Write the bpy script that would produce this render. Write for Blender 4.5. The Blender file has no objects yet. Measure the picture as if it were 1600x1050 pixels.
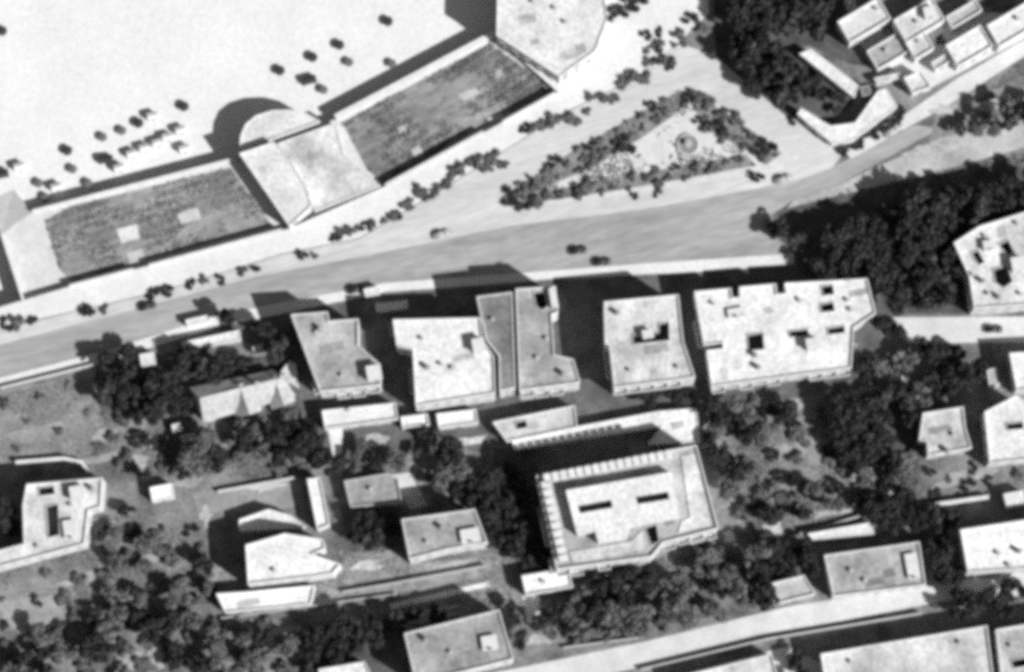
import bpy, bmesh, math, random
from mathutils import Vector, Matrix, noise
from mathutils.geometry import tessellate_polygon

# ------------------------------------------------------------------ camera, sky, sun, exposure
sc = bpy.context.scene
col = sc.collection
TILT = math.radians(10.0); DIST = 900.0; HALF = 120.0          # 240 m across the picture
CT, ST = math.cos(TILT), math.sin(TILT)
CAM = Vector((0.0, -DIST * ST, DIST * CT))
cd = bpy.data.cameras.new('camera'); cam = bpy.data.objects.new('camera', cd); col.objects.link(cam)
cam.location = CAM; cam.rotation_euler = (TILT, 0, 0)
cd.sensor_width = 36.0; cd.lens = 36.0 * DIST / (2 * HALF)
cd.clip_start = 10.0; cd.clip_end = 20000.0
sc.camera = cam

SHX, SHY = -1.02, 0.69                                          # ground shadow of one metre of height
SLEN = math.hypot(SHX, SHY)
ELEV = math.atan2(1.0, SLEN)
sun_dir = Vector((-SHX, -SHY, 1.0)).normalized()                # towards the sun
sd = bpy.data.lights.new('sun', 'SUN'); sun = bpy.data.objects.new('sun', sd); col.objects.link(sun)
sd.energy = 4.3; sd.angle = math.radians(0.55); sd.color = (1.0, 1.0, 1.0)
sun.rotation_euler = sun_dir.to_track_quat('Z', 'Y').to_euler()
sun.location = (0, 0, 200)
w = bpy.data.worlds.new('World'); sc.world = w; w.use_nodes = True
nt = w.node_tree; nt.nodes.clear()
sky = nt.nodes.new('ShaderNodeTexSky'); sky.sky_type = 'NISHITA'; sky.sun_disc = False
sky.sun_elevation = ELEV; sky.sun_rotation = math.atan2(sun_dir.x, sun_dir.y)
hs = nt.nodes.new('ShaderNodeRGBToBW')                          # black and white film: a grey sky
bg = nt.nodes.new('ShaderNodeBackground'); bg.inputs['Strength'].default_value = 0.05
wo = nt.nodes.new('ShaderNodeOutputWorld')
nt.links.new(sky.outputs[0], hs.inputs[0]); nt.links.new(hs.outputs[0], bg.inputs[0]); nt.links.new(bg.outputs[0], wo.inputs[0])
sc.view_settings.view_transform = 'Standard'; sc.view_settings.look = 'None'
sc.view_settings.gamma = 1.0; sc.view_settings.use_curve_mapping = False
sc.view_settings.exposure = 0.56
sc.render.engine = 'CYCLES'
sc.cycles.filter_width = 5.0                                    # the soft old film of the print
sc.cycles.use_denoising = False
sc.cycles.max_bounces = 5; sc.cycles.diffuse_bounces = 3

# ------------------------------------------------------------------ helpers
def P(px, py, z=0.0):
    """point of the place at height z that the photograph shows at (px, py) of 1600x1050"""
    x = (px - 800) / 800 * HALF / DIST; y = -(py - 525) / 800 * HALF / DIST
    d = Vector((x, y * CT + ST, y * ST - CT))
    t = (z - CAM.z) / d.z
    return Vector((CAM.x + d.x * t, CAM.y + d.y * t, z))

MATS = {}
def mat(name, v, var=0.18, scale=0.35, fine=0.14, bump=0.0, rough=0.9, spec=0.2, stretch=None):
    """grey procedural surface: broad patches, fine grain, optional relief"""
    if name in MATS: return MATS[name]
    fine = fine * 1.35 + .08
    m = bpy.data.materials.new(name); m.use_nodes = True; n = m.node_tree; b = n.nodes['Principled BSDF']
    b.inputs['Roughness'].default_value = rough; b.inputs['Specular IOR Level'].default_value = spec
    geo = n.nodes.new('ShaderNodeNewGeometry')
    src = geo.outputs['Position']
    if stretch:
        mp = n.nodes.new('ShaderNodeMapping'); mp.vector_type = 'TEXTURE'
        mp.inputs['Rotation'].default_value = (0, 0, stretch[0]); mp.inputs['Scale'].default_value = (stretch[1], stretch[2], 1)
        n.links.new(src, mp.inputs['Vector']); src = mp.outputs['Vector']
    n1 = n.nodes.new('ShaderNodeTexNoise'); n1.inputs['Scale'].default_value = scale; n1.inputs['Detail'].default_value = 5; n1.inputs['Roughness'].default_value = 0.62
    n2 = n.nodes.new('ShaderNodeTexNoise'); n2.inputs['Scale'].default_value = 1.25; n2.inputs['Detail'].default_value = 4; n2.inputs['Roughness'].default_value = 0.75
    n.links.new(src, n1.inputs['Vector']); n.links.new(src, n2.inputs['Vector'])
    r1 = n.nodes.new('ShaderNodeMapRange'); r1.inputs['From Min'].default_value = 0.3; r1.inputs['From Max'].default_value = 0.7
    r1.inputs['To Min'].default_value = 1 - var; r1.inputs['To Max'].default_value = 1 + var
    r2 = n.nodes.new('ShaderNodeMapRange'); r2.inputs['From Min'].default_value = 0.3; r2.inputs['From Max'].default_value = 0.7
    r2.inputs['To Min'].default_value = (1 - fine) * v; r2.inputs['To Max'].default_value = (1 + fine) * v
    n.links.new(n1.outputs['Fac'], r1.inputs['Value']); n.links.new(n2.outputs['Fac'], r2.inputs['Value'])
    mu = n.nodes.new('ShaderNodeMath'); mu.operation = 'MULTIPLY'
    n.links.new(r1.outputs[0], mu.inputs[0]); n.links.new(r2.outputs[0], mu.inputs[1])
    cl = n.nodes.new('ShaderNodeClamp'); cl.inputs['Max'].default_value = 0.85
    n.links.new(mu.outputs[0], cl.inputs['Value']); n.links.new(cl.outputs[0], b.inputs['Base Color'])
    if bump:
        bp = n.nodes.new('ShaderNodeBump'); bp.inputs['Strength'].default_value = bump; bp.inputs['Distance'].default_value = 0.2
        n.links.new(n2.outputs['Fac'], bp.inputs['Height']); n.links.new(bp.outputs[0], b.inputs['Normal'])
    MATS[name] = m
    return m

def roofmat(v): return mat('roof_lime_%d' % round(v * 100), v, 0.42 if v < .53 else 0.17, 0.13, 0.20)
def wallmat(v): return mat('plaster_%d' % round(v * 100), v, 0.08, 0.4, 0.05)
M_SAND = mat('beach_sand', 0.63, 0.055, 0.07, 0.05, 0.2)
M_SOIL = mat('yard_soil', 0.165, 0.62, 0.11, 0.30, 0.3)
M_SCRUB = mat('scrub_ground', 0.21, 0.35, 0.22, 0.2, 0.3)
M_PAVE = mat('pale_paving', 0.61, 0.08, 0.15, 0.05)
M_GRAVEL = mat('pale_gravel', 0.53, 0.10, 0.3, 0.06)
M_ASPH = mat('worn_asphalt', 0.30, 0.26, 0.16, 0.12, 0.0, 0.9, 0.2, (0.20, 7.0, 0.9))
M_ASPH2 = mat('dusty_asphalt', 0.49, 0.14, 0.14, 0.08, 0.0, 0.9, 0.2, (0.26, 7.0, 0.9))
M_STREET = mat('concrete_street', 0.54, 0.12, 0.2, 0.05)
M_STONE = mat('sea_wall_stone', 0.42, 0.12, 0.5, 0.12, 0.3)
M_GARD = mat('garden_earth', 0.23, 0.40, 0.18, 0.22, 0.3, 0.9, 0.2, (0.45, 3.0, 0.9))
M_LEAF_D = mat('leaf_dark', 0.032, 0.35, 0.6, 0.25, 0, 0.7)
M_LEAF_M = mat('leaf_mid', 0.12, 0.35, 0.6, 0.25, 0, 0.7)
M_GRASS = mat('low_growth', 0.17, 0.45, 0.2, 0.3)
M_BARK = mat('bark', 0.08, 0.2, 1.0, 0.2)
M_DARK = mat('dark_canvas', 0.04, 0.1, 1.0, 0.1)
M_GREYC = mat('grey_canvas', 0.12, 0.1, 1.0, 0.1)
M_TAR = mat('tarred_slipway', 0.075, 0.15, 0.3, 0.1)
M_METAL = mat('grey_metal', 0.25, 0.1, 1.0, 0.05, 0, 0.45, 0.5)
M_PAINT_D = mat('dark_car_paint', 0.03, 0.05, 1, 0.05, 0, 0.25, 0.5)
M_PAINT_L = mat('pale_car_paint', 0.40, 0.05, 1, 0.05, 0, 0.3, 0.5)
M_RUBBER = mat('rubber', 0.02, 0.05, 1, 0.05)
M_WOOD = mat('weathered_wood', 0.28, 0.2, 1.5, 0.15)
def glass():
    m = bpy.data.materials.new('window_glass'); m.use_nodes = True; b = m.node_tree.nodes['Principled BSDF']
    b.inputs['Base Color'].default_value = (.05, .05, .05, 1); b.inputs['Roughness'].default_value = 0.12
    nn = m.node_tree.nodes.new('ShaderNodeTexNoise'); nn.inputs['Scale'].default_value = 0.6
    rr = m.node_tree.nodes.new('ShaderNodeMapRange'); rr.inputs['To Min'].default_value = 0.06; rr.inputs['To Max'].default_value = 0.2
    m.node_tree.links.new(nn.outputs['Fac'], rr.inputs['Value']); m.node_tree.links.new(rr.outputs[0], b.inputs['Roughness'])
    return m
M_GLASS = glass()
M_WATER = mat('basin_water', 0.22, 0.1, 1, 0.05, 0.1, 0.1, 0.5)

def tag(o, label=None, cat=None, group=None, kind=None):
    if label: o['label'] = label
    if cat: o['category'] = cat
    if group: o['group'] = group
    if kind: o['kind'] = kind
    return o
def empty(name, loc, label, cat, group=None):
    o = bpy.data.objects.new(name, None); o.empty_display_size = 0.5; o.location = loc; col.objects.link(o)
    return tag(o, label, cat, group)
def link_mesh(name, me, parent=None, loc=(0, 0, 0), rz=0.0):
    o = bpy.data.objects.new(name, me); o.location = loc; o.rotation_euler = (0, 0, rz); o.parent = parent; col.objects.link(o)
    return o
class MB:
    def __init__(s): s.v = []; s.f = []; s.mi = []
    def add(s, vs, fs, mi=0):
        b = len(s.v); s.v += [tuple(p) for p in vs]; s.f += [tuple(i + b for i in f) for f in fs]; s.mi += [mi] * len(fs)
    def box(s, x0, y0, z0, x1, y1, z1, mi=0):
        s.add([(x0, y0, z0), (x1, y0, z0), (x1, y1, z0), (x0, y1, z0), (x0, y0, z1), (x1, y0, z1), (x1, y1, z1), (x0, y1, z1)],
              [(0, 3, 2, 1), (4, 5, 6, 7), (0, 1, 5, 4), (1, 2, 6, 5), (2, 3, 7, 6), (3, 0, 4, 7)], mi)
    def lathe(s, prof, n=12, cx=0, cy=0, mi=0, cap=True):
        vs = []; fs = []
        for (r, z) in prof:
            for k in range(n):
                a = 2 * math.pi * k / n; vs.append((cx + r * math.cos(a), cy + r * math.sin(a), z))
        for j in range(len(prof) - 1):
            for k in range(n):
                k2 = (k + 1) % n; fs.append((j * n + k, j * n + k2, (j + 1) * n + k2, (j + 1) * n + k))
        if cap:
            fs.append(tuple(reversed(range(n)))); fs.append(tuple((len(prof) - 1) * n + k for k in range(n)))
        s.add(vs, fs, mi)
    def tube(s, p0, p1, r0, r1, n=6, mi=0):
        p0 = Vector(p0); p1 = Vector(p1); d = (p1 - p0).normalized()
        a = d.orthogonal().normalized(); b = d.cross(a); vs = []
        for (p, r) in ((p0, r0), (p1, r1)):
            for k in range(n):
                t = 2 * math.pi * k / n; vs.append(p + (a * math.cos(t) + b * math.sin(t)) * r)
        s.add(vs, [(k, (k + 1) % n, n + (k + 1) % n, n + k) for k in range(n)] + [tuple(reversed(range(n))), tuple(range(n, 2 * n))], mi)
    def mesh(s, name, mats, smooth=False):
        me = bpy.data.meshes.new(name); me.from_pydata(s.v, [], s.f)
        for m in (mats if isinstance(mats, (list, tuple)) else [mats]): me.materials.append(m)
        for p, i in zip(me.polygons, s.mi): p.material_index = i; p.use_smooth = smooth
        return me
    def build(s, name, mats, parent=None, loc=(0, 0, 0), rz=0.0, smooth=False):
        return link_mesh(name, s.mesh(name, mats, smooth), parent, loc, rz)

def area2(p): return sum(p[i][0] * p[(i + 1) % len(p)][1] - p[(i + 1) % len(p)][0] * p[i][1] for i in range(len(p)))
def ccw(p): return p if area2(p) > 0 else list(reversed(p))
def offset(poly, d):
    """inset a ccw polygon by d metres (mitred)"""
    out = []; n = len(poly)
    for i in range(n):
        a, b, c = Vector(poly[i - 1][:2]), Vector(poly[i][:2]), Vector(poly[(i + 1) % n][:2])
        e1 = (b - a).normalized(); e2 = (c - b).normalized()
        n1 = Vector((-e1.y, e1.x)); n2 = Vector((-e2.y, e2.x)); m = n1 + n2
        k = max(0.35, m.length_squared / 2)
        out.append(b + m * (d / k))
    return out
def tri(loops):
    """triangulate outer loop + holes; returns index triples over the chained loops, facing up"""
    vv = [[Vector((p[0], p[1], 0)) for p in l] for l in loops]
    flat = [p for l in vv for p in l]; fs = []
    for t in tessellate_polygon(vv):
        a, b, c = (flat[i] for i in t)
        z = (b - a).cross(c - a).z
        if abs(z) < 1e-9: continue
        fs.append(tuple(t) if z > 0 else tuple(reversed(t)))
    return flat, fs
def prism_mb(mb, poly, z0, z1, mi_top=0, mi_side=0, bottom=False):
    poly = ccw([tuple(p[:2]) for p in poly]); n = len(poly); flat, fs = tri([poly])
    mb.add([(p.x, p.y, z1) for p in flat], fs, mi_top)
    mb.add([(p[0], p[1], z0) for p in poly] + [(p[0], p[1], z1) for p in poly], [(i, (i + 1) % n, n + (i + 1) % n, n + i) for i in range(n)], mi_side)
    if bottom: mb.add([(p.x, p.y, z0) for p in flat], [tuple(reversed(f)) for f in fs], mi_side)
def px_poly(pts, z=0.0): return [P(x, y, z) for x, y in pts]
def ground_slab(name, pts, z0, z1, m_top, m_side=None):
    mb = MB(); prism_mb(mb, px_poly(pts, z1), z0, z1, 0, 1 if m_side else 0)
    return tag(mb.build(name, [m_top, m_side] if m_side else [m_top]), kind='structure')
def inside(pt, poly):
    x, y = pt; r = False; j = len(poly) - 1
    for i in range(len(poly)):
        xi, yi = poly[i]; xj, yj = poly[j]
        if (yi > y) != (yj > y) and x < (xj - xi) * (y - yi) / (yj - yi) + xi: r = not r
        j = i
    return r

# ------------------------------------------------------------------ the ground
BZ, TZ = -5.0, -2.0                                             # beach and terrace levels below the boulevard
mb = MB(); n = 24
mb.add([(-3000, -3000, BZ), (3000, -3000, BZ), (3000, 3000, BZ), (-3000, 3000, BZ)], [(0, 1, 2, 3)])
tag(mb.build('beach', M_SAND), kind='structure')
ground_slab('ground', [(-6000, 2300), (-400, 590), (-100, 506), (0, 478), (105, 447), (450, 356), (600, 290), (872, 142), (776, 60), (774, -300), (900, -4500), (9000, -4500), (9000, 9000), (-6000, 9000)], BZ - 1, 0.0, M_SOIL, M_STONE)
# lower and upper terraces between the boulevard and the beach
ground_slab('terrace', [(40, 476), (2, 366), (50, 332), (366, 250), (376, 256), (452, 364), (105, 455)], BZ - .5, TZ, M_GRAVEL, M_STONE)
ground_slab('terrace', [(376, 256), (372, 240), (524, 186), (775, 50), (885, 142), (870, 150), (600, 300), (450, 364)], BZ - .5, TZ - 0.01, M_GRAVEL, M_STONE)
ground_slab('garden_bed', [(70, 345), (110, 322), (360, 262), (425, 352), (112, 440), (92, 420)], TZ - .3, TZ + 0.05, M_GARD)
ground_slab('garden_bed', [(535, 192), (765, 68), (862, 136), (860, 142), (740, 205), (600, 288), (572, 262)], TZ - .3, TZ + 0.05, M_GARD)
# ramp from the terrace corner to the sand
mb = MB(); a, b, c, d = P(2, 366, TZ), P(50, 332, TZ), P(22, 296, BZ + .02), P(-30, 318, BZ + .02)
a2, b2 = Vector((a.x, a.y, BZ - .2)), Vector((b.x, b.y, BZ - .2))
mb.add([a, b, c, d, a2, b2], [(0, 1, 2, 3), (1, 5, 2), (4, 0, 3)])
tag(mb.build('ramp', M_PAVE), kind='structure')
# boulevard: pale promenade, dusty carriageway, worn asphalt carriageway, pavements
ground_slab('promenade', [(-400, 592), (0, 480), (105, 449), (450, 358), (600, 292), (872, 144), (780, 62), (778, -60), (1100, -60), (1108, 20), (1060, 66), (1000, 118), (880, 176), (700, 290), (560, 372), (440, 396), (250, 455), (0, 512), (-400, 620)], -.3, 0.12, M_PAVE)
ground_slab('road', [(-400, 622), (0, 514), (250, 457), (440, 398), (560, 374), (700, 292), (880, 178), (1000, 120), (1060, 68), (1112, 84), (1320, 236), (1300, 262), (1240, 284), (1000, 328), (800, 352), (560, 402), (400, 432), (170, 494), (0, 538), (-400, 645)], -.3, 0.015, M_ASPH2)
ground_slab('road', [(-400, 645), (0, 538), (170, 494), (400, 432), (560, 402), (800, 352), (1000, 328), (1240, 284), (1300, 262), (1330, 246), (1430, 196), (1470, 200), (1310, 288), (1240, 312), (1185, 350), (1240, 396), (1000, 412), (740, 432), (600, 442), (340, 492), (165, 548), (0, 590), (-400, 700)], -.3, 0.008, M_ASPH)
ground_slab('road', [(1320, 236), (1112, 84), (1130, 60), (1180, 110), (1295, 228), (1312, 240), (1400, 188), (1500, 120), (1600, 62), (1700, 0), (1725, 20), (1600, 88), (1480, 165), (1330, 248)], -.3, 0.022, M_STREET)
ground_slab('pavement', [(-400, 700), (0, 590), (165, 548), (340, 492), (600, 442), (740, 432), (1000, 412), (1240, 396), (1240, 412), (1100, 424), (880, 434), (740, 446), (600, 456), (345, 510), (170, 562), (0, 604), (-400, 716)], -.3, 0.12, M_PAVE)
ground_slab('pavement', [(1240, 312), (1310, 288), (1470, 215), (1600, 190), (1700, 170), (1700, 215), (1600, 230), (1440, 275), (1310, 305), (1230, 325)], -.3, 0.12, mat('dusty_verge', .38, .3, .1, .14))
ground_slab('park_gravel', [(778, 318), (1064, 138), (1100, 150), (1246, 244), (1230, 262), (1000, 300), (800, 324)], -.3, 0.13, M_GRAVEL)
M_BED = mat('planted_bed', 0.19, 0.4, 0.25, 0.25, 0.3)
for q in ([(784, 308), (900, 234), (1062, 142), (1084, 156), (1050, 182), (1000, 217), (900, 272), (806, 314)], [(1066, 144), (1105, 157), (1180, 207), (1222, 240), (1196, 258), (1165, 235), (1110, 205), (1086, 172)], [(830, 304), (960, 278), (1165, 241), (1182, 258), (1050, 283), (960, 298), (814, 320)]):
    ground_slab('planted_bed', q, -.2, .17, M_BED)
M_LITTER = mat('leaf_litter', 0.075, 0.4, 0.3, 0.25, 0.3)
for q in ([(1112, -60), (1330, -60), (1318, 50), (1400, 112), (1330, 100), (1262, 70), (1245, 82), (1335, 158), (1300, 190), (1252, 166), (1238, 190), (1118, 88)], [(1245, 322), (1310, 304), (1600, 242), (1700, 222), (1700, 300), (1490, 372), (1510, 490), (1385, 490), (1370, 440), (1250, 428), (1242, 395), (1195, 352)],
          [(152, 570), (240, 550), (455, 560), (450, 580), (300, 592), (285, 605), (285, 650), (180, 640), (146, 600)], [(772, 700), (835, 702), (868, 890), (815, 895), (765, 800)], [(1300, 615), (1430, 608), (1434, 712), (1310, 722)], [(530, 790), (620, 785), (630, 860), (545, 862)], [(490, 985), (620, 955), (640, 1060), (480, 1060)]):
    ground_slab('grove_floor', q, -.3, .035, M_LITTER)
ground_slab('yard', [(335, 512), (600, 460), (740, 450), (880, 438), (1240, 416), (1380, 440), (1385, 500), (1345, 610), (1100, 640), (800, 690), (490, 730), (440, 560)], -.3, .012, mat('shade_dark_yard_soil', .10, .4, .2, .25, .3))  # yard soil coloured darker to deepen the shade in the gaps between the row blocks
# town streets and yards
ground_slab('street', [(770, 1052), (1010, 1002), (1230, 948), (1490, 908), (1700, 880), (1700, 925), (1480, 938), (1200, 992), (1000, 1042), (820, 1085)], -.3, 0.015, M_STREET)
ground_slab('street', [(1376, 496), (1700, 494), (1700, 534), (1420, 536)], -.3, 0.015, M_STREET)
ground_slab('footpath', [(608, 944), (765, 908), (768, 916), (612, 952)], -.3, 0.05, M_PAVE)
ground_slab('footpath', [(816, 930), (842, 926), (844, 970), (824, 974)], -.3, 0.05, M_PAVE)
ground_slab('footpath', [(612, 742), (640, 738), (668, 790), (640, 796)], -.3, 0.05, M_GRAVEL)
ground_slab('footpath', [(512, 668), (536, 664), (534, 708), (520, 712)], -.3, 0.05, M_PAVE)
ground_slab('yard', [(-60, 622), (150, 582), (160, 660), (140, 715), (-60, 720)], -.3, 0.02, M_SCRUB)
ground_slab('yard', [(540, 748), (640, 738), (700, 760), (680, 790), (545, 790)], -.3, 0.02, M_SCRUB)
ground_slab('yard', [(20, 930), (110, 918), (140, 950), (60, 985), (-40, 985)], -.3, 0.02, mat('dry_lawn', .24, .25, .3, .15))
ground_slab('yard', [(530, 860), (640, 880), (770, 870), (765, 900), (600, 930), (535, 915)], -.3, 0.02, mat('dry_lawn', .24))
ground_slab('yard', [(1210, 660), (1305, 640), (1310, 760), (1180, 770)], -.3, 0.02, M_SCRUB)
ground_slab('yard', [(1470, 150), (1700, 120), (1700, 190), (1450, 230)], -.3, 0.02, M_SCRUB)
ground_slab('yard', [(1385, 60), (1500, 20), (1620, 20), (1600, 60), (1450, 140), (1390, 120)], -.3, 0.02, M_GRAVEL)
ground_slab('yard', [(1040, 1060), (1230, 1010), (1290, 1040), (1290, 1090), (1040, 1100)], -.3, 0.02, M_GRAVEL)
ground_slab('yard', [(300, 770), (470, 745), (475, 790), (400, 800), (310, 800)], -.3, 0.02, mat('dry_lawn', .24))

BARE = [[tuple(p.xy) for p in px_poly(q)] for q in ([(285, 608), (340, 588), (420, 572), (466, 580), (462, 616), (390, 632), (310, 662)],)]
pr = random.Random(31)
def patch(px, py, rx, ry, v, i):
    pts = []
    for k in range(13):
        a = -6.283 * k / 13; f = pr.uniform(.45, 1.4); x = rx * math.cos(a) * f; y = ry * math.sin(a) * f
        pts.append((px + x + y * .15, py + y - x * .18))
    BARE.append([tuple(p.xy) for p in px_poly(pts)])
    ground_slab('yard_patch', pts, -.2, .03 + .003 * i, mat('bare_earth_%d' % round(v * 100), v, .3, .25, .2))
for i, q in enumerate(((1190, 765, 18, 14, .45), (1275, 768, 18, 8, .45), (1385, 768, 12, 8, .45), (1220, 705, 40, 12, .28), (1250, 690, 10, 16, .35), (1282, 700, 24, 28, .22), (1350, 755, 25, 18, .28), (1210, 828, 20, 12, .4), (1300, 800, 35, 7, .36), (1240, 632, 15, 10, .32), (1345, 612, 25, 8, .3),
        (1405, 585, 22, 10, .4), (1140, 838, 12, 10, .5), (1070, 628, 15, 6, .5), (220, 870, 30, 10, .32), (250, 915, 30, 6, .4), (120, 908, 40, 10, .3), (210, 968, 25, 6, .4), (60, 952, 72, 28, .27), (330, 893, 20, 16, .28), (150, 718, 40, 8, .28), (215, 720, 28, 13, .3), (240, 690, 8, 12, .4), (165, 680, 20, 9, .32),
        (60, 672, 55, 14, .24), (300, 752, 26, 10, .28), (322, 806, 9, 16, .42), (350, 975, 28, 6, .36), (440, 985, 32, 9, .3), (475, 1012, 13, 18, .4), (200, 1035, 38, 13, .3), (245, 1025, 12, 18, .36), (572, 884, 24, 8, .42), (705, 882, 38, 6, .32), (665, 962, 56, 10, .3), (845, 1000, 24, 9, .36),
        (588, 690, 28, 12, .32), (682, 692, 10, 20, .5), (722, 690, 36, 6, .46), (1570, 705, 26, 10, .35), (1500, 745, 50, 12, .28), (1480, 170, 24, 8, .4), (1560, 160, 40, 8, .42), (1450, 235, 40, 10, .36), (30, 1040, 30, 12, .3), (400, 940, 20, 5, .3), (420, 760, 36, 5, .42), (320, 985, 26, 8, .26))): patch(*q, i)
for i, q in enumerate((([(182, 358), (214, 350), (218, 372), (190, 380)], .56), ([(276, 336), (296, 326), (310, 325), (314, 342), (284, 350)], .46), ([(198, 396), (222, 388), (230, 410), (206, 418)], .42), ([(716, 148), (744, 136), (750, 146), (724, 158)], .42), ([(772, 112), (784, 106), (789, 118), (776, 124)], .34), ([(762, 186), (782, 176), (792, 190), (768, 204)], .54), ([(620, 200), (634, 194), (636, 204), (624, 210)], .36), ([(642, 234), (656, 226), (662, 240), (648, 246)], .44))):
    BARE.append([tuple(p.xy) for p in px_poly(q[0], TZ)]); ground_slab('path_patch', q[0], TZ - .2, TZ + .07 + .003 * i, mat('pale_path_%d' % round(q[1] * 100), q[1], .12, .4, .1))
# ------------------------------------------------------------------ walls
def wall(pts, h, t, label, name='garden_wall', z=0.0, v=.55, group=None):
    q = [P(x, y, z + h) for x, y in pts]; base = q[0].copy(); base.z = z
    o = empty(name, base, label, 'wall', group)
    mb = MB(); mc = MB(); L = [Vector((p.x, p.y)) for p in q]
    left, right, cl_, cr = [], [], [], []
    for i in range(len(L)):
        d = (L[min(i + 1, len(L) - 1)] - L[max(i - 1, 0)]).normalized(); nn = Vector((-d.y, d.x))
        left.append(L[i] + nn * t / 2 - base.xy); right.append(L[i] - nn * t / 2 - base.xy)
        cl_.append(L[i] + nn * (t / 2 + .04) - base.xy); cr.append(L[i] - nn * (t / 2 + .04) - base.xy)
    prism_mb(mb, right + left[::-1], -0.2, h - .1); prism_mb(mc, cr + cl_[::-1], h - .098, h, bottom=True)
    mb.build('wall_body', wallmat(v), o); mc.build('coping', wallmat(min(.66, v + .05)), o)
    return o
wall([(50, 330), (366, 248)], 0.9, .6, 'pale sea wall along the beach side of the left garden terrace', 'sea_wall', TZ)
wall([(38, 474), (2, 364)], 2.2, .5, 'pale wall at the left end of the lower terrace beside the ramp', 'sea_wall', TZ)
wall([(524, 183), (772, 52)], 1.2, 1.3, 'broad white parapet along the beach side of the large dark garden', 'sea_wall', TZ)
wall([(108, 446), (208, 420)], 0.8, .35, 'low promenade parapet above the left garden, west of its stair', 'promenade_parapet', 0, .5)
wall([(232, 414), (440, 358)], 0.8, .35, 'low promenade parapet above the left garden, east of its stair', 'promenade_parapet', 0, .5)
wall([(602, 288), (755, 205)], 0.8, .35, 'low promenade parapet above the large garden, left of its gate', 'promenade_parapet', 0, .5)
wall([(785, 190), (868, 144)], 0.8, .35, 'low promenade parapet above the large garden, right of its gate', 'promenade_parapet', 0, .5)
wall([(24, 722), (100, 716), (128, 722), (138, 738)], 1.8, .7, 'white garden wall above the pale house at the left edge')
wall([(1450, 790), (1545, 776)], 2.0, .8, 'white garden wall left of the small white block near the right edge')
wall([(340, 768), (462, 746)], 1.5, .5, 'pale garden wall north of the stepped white house', v=.45)
wall([(345, 966), (620, 928)], 1.2, .3, 'thin grey wall below the stepped white house', v=.3)
wall([(535, 925), (610, 912), (760, 884)], 1.6, .3, 'grey lot wall below the grey roofed house in the middle', v=.35)
wall([(1236, 838), (1345, 806)], 1.4, .3, 'thin wall behind the low white shed right of the terrace block', v=.4)
wall([(1000, 1046), (1200, 998), (1440, 958)], 1.5, .3, 'long wall along the lower side of the bottom street', v=.4)
wall([(880, 1012), (1000, 996)], 1.3, .3, 'short wall on the upper side of the bottom street', v=.35)
wall([(0, 606), (160, 566)], 1.4, .3, 'wall between the boulevard pavement and the scrub lot at left', v=.5)

# ------------------------------------------------------------------ windows, doors, balconies
WIN = {}
def win_mesh(w_, h_):
    k = (w_, h_)
    if k not in WIN:
        f = MB(); t = .09
        f.box(-w_ / 2 - t, -.06, -t, w_ / 2 + t, .05, 0); f.box(-w_ / 2 - t, -.06, h_, w_ / 2 + t, .05, h_ + t)
        f.box(-w_ / 2 - t, -.06, 0, -w_ / 2, .05, h_); f.box(w_ / 2, -.06, 0, w_ / 2 + t, .05, h_); f.box(-.03, -.05, 0, .03, .04, h_)
        s = MB(); s.box(-w_ / 2 - .2, -.2, -.2, w_ / 2 + .2, .05, -t - .003)
        p = MB(); p.box(-w_ / 2, -.02, 0, w_ / 2, .01, h_)
        WIN[k] = (f.mesh('window', M_WOOD), s.mesh('sill', wallmat(.6)), p.mesh('pane', M_GLASS))
    return WIN[k]
def add_window(parent, loc, rz, w_=1.3, h_=1.3):
    f, s, p = win_mesh(w_, h_)
    o = link_mesh('window', f, parent, loc, rz); link_mesh('sill', s, o); link_mesh('pane', p, o)
def facade(o, poly, h, rng, z0=0.0, balc=0.0, step=3.0, dens=.85):
    """windows storey by storey on the sides that face the photographer"""
    n = len(poly); floors = max(1, int((h + .6) // 3.2)); fh = h / floors
    for i in range(n):
        a = Vector(poly[i][:2]); b = Vector(poly[(i + 1) % n][:2]); e = b - a; L = e.length
        if L < 2.6: continue
        e.normalize(); nn = Vector((e.y, -e.x))
        if nn.y > -0.05: continue
        rz = math.atan2(e.y, e.x); k = max(1, int(L / step)); gap = L / k
        for f in range(floors):
            for j in range(k):
                if rng.random() > dens: continue
                c = a + e * (gap * (j + .5)); zz = z0 + f * fh + (1.0 if fh > 2.6 else .6)
                if f == 0 and j == k // 2 and nn.y < -.7:
                    d = MB(); d.box(-.55, -.05, -.98, .55, .02, 1.15); dd = d.build('door', M_WOOD, o, (c.x + nn.x * .02, c.y + nn.y * .02, z0 + 1.0), rz)
                    hb = MB(); hb.box(.38, -.12, 0, .44, -.05, .1); hb.build('handle', M_METAL, dd); continue
                add_window(o, (c.x, c.y, zz), rz, 1.3 if fh > 2.6 else 1.0, 1.35 if fh > 2.6 else .9)
                if f > 0 and balc and rng.random() < balc:
                    m_ = MB(); m_.box(-1.5, -1.2, -.16, 1.5, -.01, 0); bo = m_.build('balcony', wallmat(.55), o, (c.x, c.y, zz - 1.0), rz)
                    r_ = MB(); r_.box(-1.5, -1.2, .003, 1.5, -1.08, .9); r_.box(-1.5, -1.077, .003, -1.38, -.01, .9); r_.box(1.38, -1.077, .003, 1.5, -.01, .9)
                    r_.build('railing', wallmat(.6), bo)

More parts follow.
